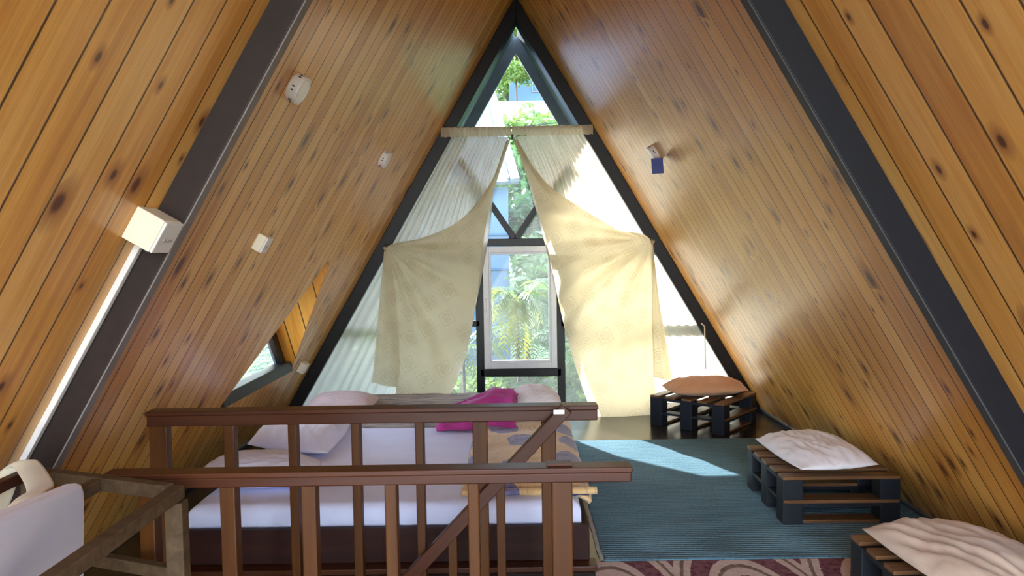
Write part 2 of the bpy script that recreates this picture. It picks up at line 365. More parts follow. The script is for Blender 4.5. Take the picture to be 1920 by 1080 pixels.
def grid(name, fn, nu, nv, mat, parent=None, solid=0.0, mtx=None):
    bm = bmesh.new(); V = [[bm.verts.new(fn(i/nu, j/nv)) for j in range(nv+1)] for i in range(nu+1)]
    for i in range(nu):
        for j in range(nv): bm.faces.new((V[i][j], V[i+1][j], V[i+1][j+1], V[i][j+1]))
    o = link(name, bm, mat, parent, smooth=True, mtx=mtx)
    if solid:
        s = o.modifiers.new('solid', 'SOLIDIFY'); s.thickness = solid; s.offset = 0
    return o
def nz(x, y, z=0.0): return mnoise.noise(Vector((x, y, z)))
def curve_at(pts, t):
    """arc-length sample of a polyline, Catmull-Rom smoothed"""
    P = [Vector(p) for p in pts]; L = [0]
    for a, b in zip(P, P[1:]): L.append(L[-1] + (b-a).length)
    s = t*L[-1]
    for i in range(len(P)-1):
        if s <= L[i+1] or i == len(P)-2:
            u = (s-L[i])/max(1e-9, L[i+1]-L[i]); u = min(1, max(0, u))
            p0, p1, p2, p3 = P[max(i-1, 0)], P[i], P[i+1], P[min(i+2, len(P)-1)]
            return 0.5*((2*p1) + (p2-p0)*u + (2*p0-5*p1+4*p2-p3)*u*u + (3*p1-p0-3*p2+p3)*u**3)

# ------------------------------------------------------------------ room shell
X0, ZR, TN, YG = 0.047, 3.856, 0.5843, 7.27
AL = math.atan(TN); SA, CA = math.sin(AL), math.cos(AL)
YB = -1.5
LS = (ZR+0.12)/CA                     # slope length, a little below the floor
def slope_mtx(s, y=0.0, v=0.0, n=0.0):
    """frame on a roof slope: local x along the room, y down the slope, z into the room"""
    X = Vector((0, s, 0)); Y = Vector((s*SA, 0, -CA)); Z = X.cross(Y)
    o = Vector((X0, y, ZR)) + Y*v + Z*n
    m = Matrix.Identity(4)
    for i in range(3): m[i][0], m[i][1], m[i][2], m[i][3] = X[i], Y[i], Z[i], o[i]
    return m
def v_of_z(z): return (ZR-z)/CA
YR = 2.615                             # the rafters' near side
def slope_panel(name, s, y0, y1, mat, hole=None):
    q = lambda y, v: (s*y, v, 0)
    if hole is None: vs = [q(y0, 0), q(y1, 0), q(y1, LS), q(y0, LS)]; fs = [(0, 1, 2, 3)]
    else:
        A, B, Cc = hole
        vs = [q(y0, 0), q(y1, 0), q(y1, LS), q(y0, LS), q(*A), q(*B), q(*Cc)]
        fs = [(0, 4, 6, 3), (0, 1, 4), (1, 2, 5, 4), (6, 5, 2, 3)]
    if s < 0: fs = [f[::-1] for f in fs]
    o = fromdata(name, vs, fs, mat, None, False, slope_mtx(s))
    sm = o.modifiers.new('solid', 'SOLIDIFY'); sm.thickness = 0.07; sm.offset = -1
    return tag(o, kind='structure')
DA, DB, DC = (5.53, v_of_z(1.525)), (6.336, v_of_z(0.575)), (4.74, v_of_z(0.575))
slope_panel('wall_left', -1, YR+0.04, YG+0.12, 'plank', (DA, DB, DC))
slope_panel('wall_right', 1, YR+0.04, YG+0.12, 'plank')
slope_panel('wall_near_left', -1, YB, YR+0.04, 'plank_near')
slope_panel('wall_near_right', 1, YB, YR+0.04, 'plank_near')
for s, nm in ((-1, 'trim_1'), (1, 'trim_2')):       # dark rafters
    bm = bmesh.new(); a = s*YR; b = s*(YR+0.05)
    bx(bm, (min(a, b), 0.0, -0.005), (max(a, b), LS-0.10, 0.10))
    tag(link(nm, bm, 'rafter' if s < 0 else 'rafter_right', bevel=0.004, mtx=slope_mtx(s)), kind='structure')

for s, nm, mt in ((-1, 'trim_sheen_left', 'sheen_left'), (1, 'trim_sheen_right', 'sheen_right')):   # added strips: window sheen painted along the rafters' inner faces
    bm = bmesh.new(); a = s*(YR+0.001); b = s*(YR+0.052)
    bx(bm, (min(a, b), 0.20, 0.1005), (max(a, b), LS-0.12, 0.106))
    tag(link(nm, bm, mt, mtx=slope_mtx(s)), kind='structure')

# floor with the stairwell opening, and the shaft under it
HX0, HX1, HY0, HY1 = -1.45, 0.28, 2.33, 3.15
bm = bmesh.new()
XW = X0 + ZR*TN + 0.03; XL = X0 - ZR*TN - 0.03
for lo, hi in (((XL, YB), (XW, HY0)), ((XL, HY1), (XW, YG+0.05)), ((XL, HY0), (HX0, HY1)), ((HX1, HY0), (XW, HY1))):
    bx(bm, (lo[0], lo[1], -0.15), (hi[0], hi[1], 0.0))
tag(link('floor', bm, 'floor'), kind='structure')
bm = bmesh.new()
for lo, hi in (((HX0-.05, HY0-.05, -2.6), (HX0, HY1+.05, -.15)), ((HX1, HY0-.05, -2.6), (HX1+.05, HY1+.05, -.15)), ((HX0, HY0-.05, -2.6), (HX1, HY0, -.15)), ((HX0, HY1, -2.6), (HX1, HY1+.05, -.15)), ((HX0-.05, HY0-.05, -2.7), (HX1+.05, HY1+.05, -2.6))): bx(bm, lo, hi)
tag(link('wall_stairwell', bm, 'shaft'), kind='structure')
for s, nm in ((-1, 'baseboard_left'), (1, 'baseboard_right')):
    bm = bmesh.new(); a, b = s*(YR+0.05), s*(YG-0.02); v1 = v_of_z(0.0)
    bx(bm, (min(a, b), v1-0.045, 0.0), (max(a, b), v1-0.012, 0.012))
    tag(link(nm, bm, 'fascia', mtx=slope_mtx(s)), kind='structure')

# ------------------------------------------------------------------ gable window wall
def hw(z): return (ZR-z)*TN
def gz(x_off): return ZR - x_off/TN
def gable_bar(bm, a, b, wdt, y0, y1):
    a, b = Vector((a[0], 0, a[1])), Vector((b[0], 0, b[1])); d = (b-a).normalized(); n = Vector((-d.z, 0, d.x))*wdt/2
    vs = []
    for p in (a-n, b-n, b+n, a+n):
        vs.append(bm.verts.new((p.x, y0, p.z))); vs.append(bm.verts.new((p.x, y1, p.z)))
    for f in ((0, 2, 4, 6), (1, 7, 5, 3), (0, 1, 3, 2), (2, 3, 5, 4), (4, 5, 7, 6), (6, 7, 1, 0)): bm.faces.new([vs[i] for i in f])
bm = bmesh.new()
for s in (-1, 1):
    # heavy side member: a parallelogram strip along the slope
    o = 0.125
    vs = []
    for (xo, z) in ((0.02, ZR+0.0), (0.02-o, ZR-0.0)): pass
    P = [(X0 + s*hw(-0.1), -0.1), (X0 + s*0.0, ZR), (X0 + s*0.0, ZR-o/TN), (X0 + s*(hw(-0.1)-o), -0.1)]
    if s < 0: P = P[::-1]
    f = [bm.verts.new((x, YG-0.16, z)) for x, z in P]; b = [bm.verts.new((x, YG+0.07, z)) for x, z in P]
    bm.faces.new(f); bm.faces.new(b[::-1])
    for i in range(4): bm.faces.new((f[i], b[i], b[(i+1) % 4], f[(i+1) % 4]))
wt = lambda z: hw(z)-0.10
gable_bar(bm, (X0-wt(1.62), 1.625), (X0+wt(1.62), 1.612), 0.072, YG-0.03, YG+0.05)      # transom
gable_bar(bm, (0.0, 1.655), (-0.50, 2.41), 0.058, YG-0.03, YG+0.05)                     # the V struts
gable_bar(bm, (0.02, 1.655), (0.50, 2.36), 0.058, YG-0.03, YG+0.05)
gable_bar(bm, (-0.338, 0.0), (-0.338, 1.60), 0.072, YG-0.03, YG+0.05)
gable_bar(bm, (0.428, 0.0), (0.428, 1.60), 0.072, YG-0.03, YG+0.05)
gable_bar(bm, (-0.338, 0.385), (0.428, 0.38), 0.075, YG-0.03, YG+0.05)
gable_bar(bm, (X0-wt(0.85), 0.855), (-0.338, 0.855), 0.055, YG-0.03, YG+0.05)
gable_bar(bm, (0.428, 0.845), (X0+wt(0.85), 0.845), 0.055, YG-0.03, YG+0.05)
gable_bar(bm, (X0-wt(0.0), 0.03), (X0+wt(0.0), 0.03), 0.10, YG-0.03, YG+0.05)
tag(link('window_1', bm, 'frame', bevel=0.004), kind='structure')
w1 = bpy.data.objects['window_1']
fr = bmesh.new()
x0_, x1_, z0_, z1_ = -0.30, 0.39, 0.425, 1.580
for lo, hi in (((x0_, z0_), (x0_+.055, z1_)), ((x1_-.055, z0_), (x1_, z1_)), ((x0_+.055, z0_), (x1_-.055, z0_+.055)), ((x0_+.055, z1_-.055), (x1_-.055, z1_))):
    bx(fr, (lo[0], YG-0.045, lo[1]), (hi[0], YG+0.02, hi[1]))
for lo, hi in (((x0_+.055, z0_+.055), (x0_+.075, z1_-.055)), ((x1_-.075, z0_+.055), (x1_-.055, z1_-.055)), ((x0_+.075, z0_+.055), (x1_-.075, z0_+.075)), ((x0_+.075, z1_-.075), (x1_-.075, z1_-.055))):
    bx(fr, (lo[0], YG-0.03, lo[1]), (hi[0], YG+0.015, hi[1]))
link('casement_frame', fr, 'white_alu', w1, bevel=0.003)['label'] = 'white window frame'
hb = bmesh.new(); bx(hb, (x0_+.01, YG-0.075, 0.97), (x0_+.03, YG-0.045, 1.09)); link('window_handle', hb, 'white_alu', w1, bevel=0.004)
fromdata('pane', [(X0-hw(0), YG+0.03, 0), (X0+hw(0), YG+0.03, 0), (X0, YG+0.03, ZR)], [(0, 1, 2)], 'glass', w1)
# barge rafters and soffit of the roof overhang outside the glass
def mitred(bm, a, b, n0, n1, v1):
    m = n1/TN; sec = [(0, n0), (v1, n0), (v1, n1), (max(0, m), n1)] + ([(0, 0)] if n1 > 0 else [])
    A = [bm.verts.new((a, v, n)) for v, n in sec]; Bq = [bm.verts.new((b, v, n)) for v, n in sec]
    bm.faces.new(A); bm.faces.new(Bq[::-1]); k = len(sec)
    for q in range(k): bm.faces.new((A[q], Bq[q], Bq[(q+1) % k], A[(q+1) % k]))
    bmesh.ops.recalc_face_normals(bm, faces=bm.faces)
for s, nm in ((-1, 'trim_3'), (1, 'trim_4')):
    bm = bmesh.new(); mitred(bm, s*(YG+1.20), s*(YG+1.25), -0.05, 0.085, LS)
    tag(link(nm, bm, 'fascia', mtx=slope_mtx(s)), kind='structure')
    bm = bmesh.new(); mitred(bm, s*(YG+0.125), s*(YG+1.195), -0.05, -0.02, LS)
    tag(link('trim_5' if s < 0 else 'trim_6', bm, 'fascia', mtx=slope_mtx(s)), kind='structure')

# ------------------------------------------------------------------ triangular dormer in the left slope
XD = -1.945
def dormer_cheek(name, foot_y):
    ay, az = 5.53, 1.525; fy, fz = foot_y, 0.575
    L = math.hypot(fy-ay, fz-az); d = Vector((0, (fy-ay)/L, (fz-az)/L))
    sg = 1 if foot_y > ay else -1
    X = Vector((-sg, 0, 0)); Y = d; Z = X.cross(Y)
    m = Matrix.Identity(4); o = Vector((0, ay-(0.008 if sg > 0 else -0.001), az-0.004))
    for i in range(3): m[i][0], m[i][1], m[i][2], m[i][3] = X[i], Y[i], Z[i], o[i]
    xa = X0-hw(az)-0.002; xf = X0-hw(fz)-0.002
    vs = [(-sg*xa, 0, 0), (-sg*(XD-.04), 0, 0), (-sg*(XD-.04), L, 0), (-sg*xf, L, 0)]
    f = (0, 1, 2, 3)
    o = fromdata(name, vs, [f], 'plank_dormer', None, False, m)
    sm = o.modifiers.new('solid', 'SOLIDIFY'); sm.thickness = 0.03; sm.offset = -1 if sg > 0 else 1
    return tag(o, kind='structure')
dormer_cheek('wall_dormer_far', 6.336); dormer_cheek('wall_dormer_near', 4.74)
tag(fromdata('trim_7', [(X0-hw(.575)+.0, 4.74, .575), (XD-.04, 4.74, .575), (XD-.04, 6.336, .575), (X0-hw(.575)+.0, 6.336, .575)], [(0, 1, 2, 3)], 'plank_dormer'), kind='structure')
bpy.data.objects['trim_7'].modifiers.new('solid', 'SOLIDIFY').thickness = 0.03
bm = bmesh.new()
def tri_ring(bm, pts, inset, xa, xb):
    c = Vector((sum(p[0] for p in pts)/3, sum(p[1] for p in pts)/3))
    I = [(p[0]+(c.x-p[0])*inset, p[1]+(c.y-p[1])*inset) for p in pts]
    rows = []
    for x in (xa, xb):
        rows.append([bm.verts.new((x, *p)) for p in pts]); rows.append([bm.verts.new((x, *p)) for p in I])
    oa, ia, ob, ib = rows
    for i in range(3):
        j = (i+1) % 3
        bm.faces.new((oa[i], oa[j], ia[j], ia[i])); bm.faces.new((ob[i], ib[i], ib[j], ob[j]))
        bm.faces.new((ia[i], ia[j], ib[j], ib[i])); bm.faces.new((oa[i], ob[i], ob[j], oa[j]))
    return I
inner = tri_ring(bm, [(4.76, .58), (6.316, .58), (5.53, 1.505)], 0.24, XD, XD+0.06)
bx(bm, (XD+0.0, 4.80, .578), (XD+0.10, 6.29, .665))
tag(link('window_2', bm, 'frame', bevel=0.004), kind='structure')
fromdata('pane', [(XD+.02, *p) for p in inner], [(0, 1, 2)], 'glass', bpy.data.objects['window_2'])

# ------------------------------------------------------------------ curtains
YC = 7.13
def gp(x, z, y=YC): return Vector((x, y, z))
rod = empty('curtain_rod', (0.047, YC-0.034, 2.66), label='thin curtain rod crossing the gable window, carrying both cream curtains', cat='curtain rod')
tube('pole', [(-0.69, 0, 0.012), (0.0, 0, 0.002), (0.70, 0, 0.012)], 0.011, 'rod', rod)
for s in (-1, 1):
    cbox('bracket', (0.03, 0.10, 0.03), 'frame', rod, (s*0.66, 0.05, 0.012))
cbox('bracket', (0.018, 0.10, 0.04), 'slot', rod, (-0.05, 0.03, -0.075))

def make_curtain(s, label, C):
    root = empty('curtain', (C['mid'], YC, 0.0), label=label, cat='curtain', group='cream curtains at the gable window')
    off = Vector((C['mid'], YC, 0.0))
    top0, top1 = C['top']                        # outer, inner (x, z)
    def back(u, v):                              # u across from the outer edge, v downwards
        o = curve_at(C['outer'], v); i = curve_at(C['binner'], v)
        x = o.x + (i.x-o.x)*u; z = o.z + (i.z-o.z)*u
        amp = 0.030*(1-0.85*v**0.7) * (0.4 + 0.6*min(1, v*8))
        wv = math.sin(2*math.pi*(u*15 + 0.5*nz(u*6, 3.1, s))) + 0.6*nz(u*26, v*1.2, 5+s)
        return Vector((x, YC+0.035 + amp*wv*(0.35+0.65*min(1, u*6)), z)) - off
    grid('back_panel', back, 150, 60, 'curtain_back', root)
    tie = Vector(C['tie'])
    def flap(u, v):
        o = curve_at(C['fouter'], v); i = curve_at(C['finner'], v)
        x = o.x + (i.x-o.x)*u; z = o.z + (i.z-o.z)*u
        z -= C['sag']*math.sin(math.pi*u)**1.2 * max(0, (v-0.5)/0.5)**3
        dx, dz = x-tie.x, z-tie.z; r = math.hypot(dx, dz); th = math.atan2(dx*(-s), -dz)
        am = 0.052*min(1, r/0.3)*(1-0.3*v)
        f = math.sin(th*11 + 2.2*nz(x*2, z*2, 2.0+s)+r*1.3) + 0.5*math.sin(th*23 + 1.0 + r*2)
        edge = 0.05*(1-abs(2*u-1))
        y = YC - 0.075 - edge + am*f*0.62
        if v < 0.25: y += 0.05*(1-v/0.25)
        return Vector((x, y, z)) - off
    grid('folded_panel', flap, 80, 140, 'curtain', root)
    if 'strip' in C:
        def strip(u, v):
            o = curve_at(C['strip'][0], v); i = curve_at(C['strip'][1], v)
            x = o.x + (i.x-o.x)*u; z = o.z + (i.z-o.z)*u
            return Vector((x, YC-0.115 + 0.03*math.sin(u*7+v)*v, z)) - off
        grid('hanging_edge', strip, 16, 40, 'curtain', root)
    # gathered header along the rod
    def head(u, v):
        x = top0[0] + (top1[0]-top0[0])*u; z = top0[1]+0.016 - 0.085*v
        return Vector((x, YC-0.050 + 0.006*math.sin(u*120+nz(u*9, 1)*4), z + 0.003*math.sin(u*70))) - off
    grid('header', head, 120, 4, 'curtain', root)
    tube('tie_knot', [tie-off+Vector((0, -0.03, 0.02)), tie-off+Vector((0, -0.05, 0)), tie-off+Vector((0.0, -0.03, -0.03))], [0.012, 0.022, 0.010], 'curtain', root, 8)
    return root
make_curtain(-1, 'cream curtain on the left of the gable window, swept back to the left', dict(mid=-0.9, top=((-0.655, 2.655), (-0.015, 2.655)), tie=(-1.171, 7.020, 1.588), sag=0.05,
    outer=[(-0.551, 7.13, 2.639), (-0.846, 7.13, 2.135), (-1.17, 7.13, 1.579), (-1.613, 7.13, 0.821), (-2.044, 7.13, 0.084)],
    binner=[(-0.035, 7.13, 2.59), (-0.161, 7.13, 2.23), (-0.244, 7.13, 1.641), (-0.406, 7.13, 0.9), (-0.696, 7.13, 0.052)],
    fouter=[(-0.064, 7.02, 2.546), (-0.181, 7.02, 2.221), (-0.355, 7.02, 1.958), (-0.553, 7.02, 1.792), (-0.847, 7.02, 1.67), (-1.171, 7.02, 1.588), (-1.158, 7.02, 1.315), (-1.13, 7.02, 0.825), (-1.115, 7.02, 0.222)],
    finner=[(-0.020, 7.020, 2.564), (-0.066, 7.020, 2.436), (-0.199, 7.020, 2.019), (-0.283, 7.020, 1.642), (-0.350, 7.020, 1.156), (-0.427, 7.020, 0.715), (-0.521, 7.020, 0.421), (-0.644, 7.020, 0.145)],
    strip=([(-1.186, 7.02, 1.583), (-1.241, 7.02, 1.121), (-1.285, 7.02, 0.728), (-1.334, 7.02, 0.344)], [(-1.132, 7.02, 1.578), (-1.094, 7.02, 1.118), (-1.074, 7.02, 0.725), (-1.084, 7.02, 0.296)])))
rc = make_curtain(1, 'cream curtain on the right of the gable window, swept back to the right', dict(mid=0.9, top=((0.735, 2.66), (-0.005, 2.655)), tie=(1.254, 7.020, 1.608), sag=0.10,
    outer=[(0.647, 7.13, 2.636), (0.922, 7.13, 2.165), (1.212, 7.13, 1.669), (1.679, 7.13, 0.869), (2.107, 7.13, 0.137)],
    binner=[(0.004, 7.13, 2.59), (0.112, 7.13, 2.276), (0.276, 7.13, 1.635), (0.464, 7.13, 0.888), (0.703, 7.13, 0.032)],
    fouter=[(0.052, 7.020, 2.544), (0.184, 7.020, 2.311), (0.375, 7.020, 2.087), (0.663, 7.020, 1.889), (0.953, 7.020, 1.720), (1.254, 7.020, 1.608), (1.269, 7.020, 1.081), (1.276, 7.020, 0.640), (1.292, 7.020, 0.021)],
    finner=[(0.004, 7.020, 2.564), (0.111, 7.020, 2.264), (0.236, 7.020, 1.852), (0.341, 7.020, 1.389), (0.433, 7.020, 0.898), (0.550, 7.020, 0.454), (0.673, 7.020, 0.080), (0.702, 7.020, 0.006)],
    strip=([(1.253, 7.020, 1.593), (1.250, 7.020, 1.082), (1.257, 7.020, 0.689), (1.265, 7.020, 0.354)], [(1.263, 7.020, 1.593), (1.318, 7.020, 1.081), (1.384, 7.020, 0.687), (1.441, 7.020, 0.321)])))
tube('tie_cord', [Vector((1.717, 7.080, 0.843))-rc.location, Vector((1.747, 7.080, 0.813))-rc.location, Vector((1.751, 7.080, 0.625))-rc.location, Vector((1.755, 7.080, 0.416))-rc.location], 0.006, 'strap', rc, 8)


# ------------------------------------------------------------------ bed
BX0, BX1, BY0, BY1 = -1.66, 0.345, 3.69, 5.42
bed = empty('bed', (-0.65, 4.5, 0), label='low dark wooden platform bed with a white-sheeted mattress behind the railings', cat='bed')
def B(lo, hi): o = (-0.65, 4.5, 0); return tuple(a-b for a, b in zip(lo, o)), tuple(a-b for a, b in zip(hi, o))
box('front_board', *B((BX0-.02, BY0, 0.028), (BX1, BY0+.035, 0.20)), 'bedwood', bed)
box('plinth', *B((BX0-.02, BY0-.075, 0.0), (BX1+.03, BY0+.03, 0.026)), 'rail', bed)
box('side_board', *B((BX1-.03, BY0+.035, 0.0), (BX1, BY1+.9, 0.20)), 'bedwood', bed)
box('side_board', *B((BX0-.02, BY0+.035, 0.0), (BX0+.01, BY1+.2, 0.20)), 'bedwood', bed)
box('slat_base', *B((BX0+.01, BY0+.035, 0.13), (BX1-.03, BY1+.9, 0.155)), 'bedwood', bed)
def mattress(x0, x1, y0, y1, z0, z1, r=0.05, wr=0.004):
    bm = bmesh.new(); nx, ny = 70, 60
    prof = []                                   # rounded edge profile: inset, z
    for k in range(7):
        a = k/6*math.pi/2; prof.append((r*(1-math.sin(a)), z1-r+r*math.sin(a) if False else z1 - r*(1-math.sin(a)), r*(1-math.cos(a))))
    def P(u, v):
        x = x0+(x1-x0)*u; y = y0+(y1-y0)*v
        e = min(x-x0, x1-x, y-y0, y1-y)
        z = z1 if e >= r else z1 - (r - math.sqrt(max(0, r*r-(r-e)**2)))
        return (x, y, z + wr*nz(x*5, y*5) + wr*0.6*nz(x*14, y*9, 4))
    V = [[bm.verts.new(P((math.sin((i/nx-.5)*math.pi)+1)/2, (math.sin((j/ny-.5)*math.pi)+1)/2)) for j in range(ny+1)] for i in range(nx+1)]
    for i in range(nx):
        for j in range(ny): bm.faces.new((V[i][j], V[i+1][j], V[i+1][j+1], V[i][j+1]))
    ring = [V[i][0] for i in range(nx+1)] + [V[nx][j] for j in range(1, ny+1)] + [V[i][ny] for i in range(nx-1, -1, -1)] + [V[0][j] for j in range(ny-1, 0, -1)]
    low = [bm.verts.new((v.co.x, v.co.y, z0)) for v in ring]
    for k in range(len(ring)):
        j = (k+1) % len(ring); bm.faces.new((ring[k], low[k], low[j], ring[j]))
    bm.faces.new(low); bmesh.ops.recalc_face_normals(bm, faces=bm.faces); return bm
bm = mattress(BX0+.02, BX1-.035, BY0+.05, BY1, 0.156, 0.302)
bmesh.ops.translate(bm, verts=bm.verts, vec=(0.65, -4.5, 0))
link('mattress', bm, 'sheet', bed, smooth=True)['label'] = 'white sheeted mattress'
bm = mattress(-1.60, 0.20, BY1+.012, 6.55, 0.156, 0.338, 0.06, 0.010)
o = link('spare_mattress', bm, 'greycover', None, smooth=True)
tag(o, 'spare mattress in a grey-beige streaked cover at the window end of the bed', 'mattress')
# blanket
def blanket(u, v):
    x = -0.285 + 0.655*u; y = 3.86 + 1.66*v
    x += 0.012*nz(y*4, 2.0); y += 0.02*nz(x*5, 7.0)*(1-v)
    z = 0.335 + 0.012*nz(x*5, y*4, 1.0) + 0.010*nz(x*3+y*5, y*9-x*6, 3.0)
    z += 0.015*math.exp(-((v-0.62)/0.05)**2)*math.sin(u*3+1) + 0.012*math.exp(-((v-0.80)/0.035)**2)
    e = x - (BX1-0.035)
    if e > -0.02: z -= 0.5*(e+0.02) if e < 0.03 else 0.025 + 0.9*(e-0.03)
    if v < 0.03: z -= 0.030*(1-v/0.03)
    if u < 0.03: z -= 0.028*(1-u/0.03)
    return Vector((x, y, z)) - Vector((0, 4.7, 0.3))
bl = empty('blanket', (0, 4.7, 0.3), label='tan blanket with blue flowers folded along the right side of the bed', cat='blanket')
grid('top_layer', blanket, 50, 110, 'blanket', bl, 0.022)
def fold(u, v):                                  # rolled near edge
    x = -0.285 + 0.685*u; a = 2*math.pi*v
    r = 0.017 + 0.005*nz(x*7, 1.0)
    return Vector((x, 3.845 + r*1.3*math.sin(a) + 0.012*nz(x*6, 9.0), 0.322 + r*math.cos(a))) - Vector((0, 4.7, 0.3))
grid('rolled_edge', fold, 40, 14, 'blanket', bl)
grid('navy_lining', lambda u, v: Vector((0.14+0.22*u, 3.83+0.05*v, 0.304+0.016*math.sin(math.pi*v)+0.005*nz(u*7, v))) - Vector((0, 4.7, 0.3)), 20, 6, 'navy', bl, 0.006)['label'] = 'navy lining'

# ------------------------------------------------------------------ pillows
def pillow_bm(W, D, H, seed, wr=0.012, flat=0.35, n=56, pinch=0.10, flange=0.0):
    bm = bmesh.new()
    def P(u, v, top):
        a, b = 2*u-1, 2*v-1
        x = W/2*a*(1-pinch*(b*b)*(1-0.4*abs(a)**6)); y = D/2*b*(1-pinch*(a*a)*(1-0.4*abs(b)**6))
        prof = max(0, (1-abs(a)**2.6))**0.62*max(0, (1-abs(b)**2.6))**0.62
        h = H*prof
        w_ = wr*(0.9*nz(a*2.0+seed, b*2.0, seed) + 1.5*(0.32-abs(nz(a*1.3+b*0.8+seed, (b-a*0.5)*3.6, seed+5))) + 0.7*(0.3-abs(nz(a*3.1-b+seed, (b+a*0.3)*5.5, seed+9))))*min(1, prof*2.5)
        # puckers near the ends
        w_ += wr*0.9*math.sin((b*16+seed+2*nz(a*2, b*3, seed)))*max(0, abs(a)-0.55)**1.2*min(1, prof*3)
        if top: z = h*(1-flat) + w_
        else: z = -h*flat + 0.2*w_
        return (x, y, z + H*flat)
    T = [[bm.verts.new(P(i/n, j/n, True)) for j in range(n+1)] for i in range(n+1)]
    Bv = [[T[i][j] if i in (0, n) or j in (0, n) else bm.verts.new(P(i/n, j/n, False)) for j in range(n+1)] for i in range(n+1)]
    for i in range(n):
        for j in range(n):
            bm.faces.new((T[i][j], T[i+1][j], T[i+1][j+1], T[i][j+1]))
            f = (Bv[i][j], Bv[i][j+1], Bv[i+1][j+1], Bv[i+1][j])
            if len({id(q) for q in f}) == 4:
                try: bm.faces.new(f)
                except ValueError: pass
    return bm
def pillow(W, D, H, loc, rot, mat, seed, label, group=None, **kw):
    o = link('pillow', pillow_bm(W, D, H, seed, **kw), mat, None, smooth=True)
    o.location = loc; o.rotation_euler = rot
    return tag(o, label, 'pillow', group)
pillow(0.62, 0.44, 0.16, (-1.41, 4.15, 0.300), (0, R_(2), R_(3)), 'pillow_white', 1.0, 'white pillow lying nearest the front corner at the left of the bed', wr=0.008)
pillow(0.86, 0.52, 0.17, (-1.42, 5.00, 0.306), (R_(8), 0, R_(92)), 'pillow_white', 4.0, 'white ruffled pillow lying behind the nearest pillow on the left of the bed', wr=0.014)
pillow(0.52, 0.40, 0.115, (-1.36, 5.95, 0.335), (R_(3), 0, R_(-4)), 'pillow_pink', 9.0, 'dusty pink pillow by the left curtain at the far end of the bed')
pillow(0.40, 0.36, 0.17, (0.13, 5.80, 0.338), (R_(8), 0, R_(8)), 'pillow_pale', 12.0, 'pale pillow beside the maroon blanket in front of the window', wr=0.014)
# maroon blanket heap
def heap(u, v):
    x = -0.55 + 0.55*u; a = math.pi*v
    r = 1.0 - 0.10*nz(x*6, v*4, 2)
    hgt = 0.195*min(1, (u*1.5+0.04))**0.8 * (1 if u < .97 else 0.9)
    y = 5.52 - (0.31 + 0.05*nz(x*9, 4.0, 1.0))*math.cos(a)*r - 0.04*u; x += 0.03*nz(v*6, u*2, 8)
    z = 0.318 + hgt*math.sin(a)**0.6*r
    z += (0.020*math.sin(22*v + 9*u + 4*nz(x*5, v*5, 7)) + 0.022*(0.3-abs(nz(x*9+v*4, v*11, 3))))*min(1, math.sin(a)*3)
    y += 0.012*math.sin(19*v+4*u)
    return Vector((x, y, max(0.310 if y < 5.42 else 0.346, z))) - Vector((-0.25, 5.52, 0.305))
mb = empty('blanket', (-0.25, 5.52, 0.305), label='bunched maroon blanket piled at the window end of the bed', cat='blanket')
grid('cloth', heap, 70, 50, 'maroon', mb, 0.008)

# ------------------------------------------------------------------ rugs
rug = empty('rug', (1.25, 4.9, 0), label='large teal ribbed rug on the dark floor right of the bed', cat='rug')
o = box('pile', (-0.83, -1.18, 0.001), (1.02, 1.19, 0.014), 'rug', rug, bevel=0.004)
def bind(u, v): return Vector((-0.852 + 0.022*v + 0.004*nz(u*20, 0), -1.18+2.37*u, 0.006+0.004*math.sin(math.pi*v)))
grid('edge_binding', bind, 60, 4, 'binding', rug)['label'] = 'pale binding strip'
cp = box('rug', (0.36, 2.3, 0.001), (2.05, 3.712, 0.010), 'carpet', None, bevel=0.003)
tag(cp, 'purple carpet with cream arcs in front of the teal rug', 'rug')
cp.data.transform(Matrix.Translation((-1.2, -3.712, 0))); cp.location = (1.2, 3.712, 0)

# ------------------------------------------------------------------ pallet benches
def make_pallet(name='pallet_bench'):
    root = empty(name)
    X, Y, H = 0.64, 0.69, 0.265; c = 0.11
    ys = (0.0, (Y-c)/2, Y-c)
    for y in ys:
        for x in (0.0, X-c):
            box('post', (x, y, 0), (x+c, y+c, H-0.018), 'pallet_dark', root, 0.004)
        box('bottom_board', (c, y+0.004, 0.004), (X-c, y+c-0.004, 0.022), 'pallet_top', root)
        box('middle_board', (0.006, y-0.006, 0.118) if y == 0 else (0.006, y+.002, 0.118), (X-0.006, y+c, 0.136) , 'pallet_top', root)
        box('middle_rail', (c, y+0.002, 0.095), (X-c, y+c-.002, 0.1175), 'pallet_dark', root)
    for x in (0.0, X-c):
        for (a, b) in ((ys[0]+c, ys[1]), (ys[1]+c, ys[2])):
            box('side_stringer', (x+.002, a, 0.105), (x+c-.002, b, 0.123), 'pallet_dark', root)
            box('side_stringer', (x+.002, a, H-0.040), (x+c-.002, b, H-0.0185), 'pallet_dark', root)
    n = 5; wd = 0.088; gp_ = (Y-n*wd)/(n-1)
    for k in range(n):
        y = k*(wd+gp_)
        box('top_board', (0.0, y, H-0.018), (X, y+wd, H), 'pallet_top', root)
    return root
def kids(o): return [c for c in bpy.data.objects if c.parent == o]
def copy_tree(o, parent=None):
    c = o.copy(); COL.objects.link(c); c.parent = parent
    for k in kids(o): copy_tree(k, c)
    return c
PG = 'pallet benches along the right wall'
p2 = make_pallet(); tag(p2, 'dark pallet bench on the teal rug carrying the white pillow', 'bench', PG)
p1 = copy_tree(p2); p1['label'] = 'dark pallet bench by the right curtain carrying the terracotta pillow'
p3 = copy_tree(p2); p3['label'] = 'dark pallet bench at the lower right corner carrying the beige pillow'
p2.location = (1.455, 4.165, 0.014); p2.rotation_euler = (0, 0, R_(-1))
p1.location = (1.69, 6.21, 0.0); p1.rotation_euler = (0, 0, R_(49.5))
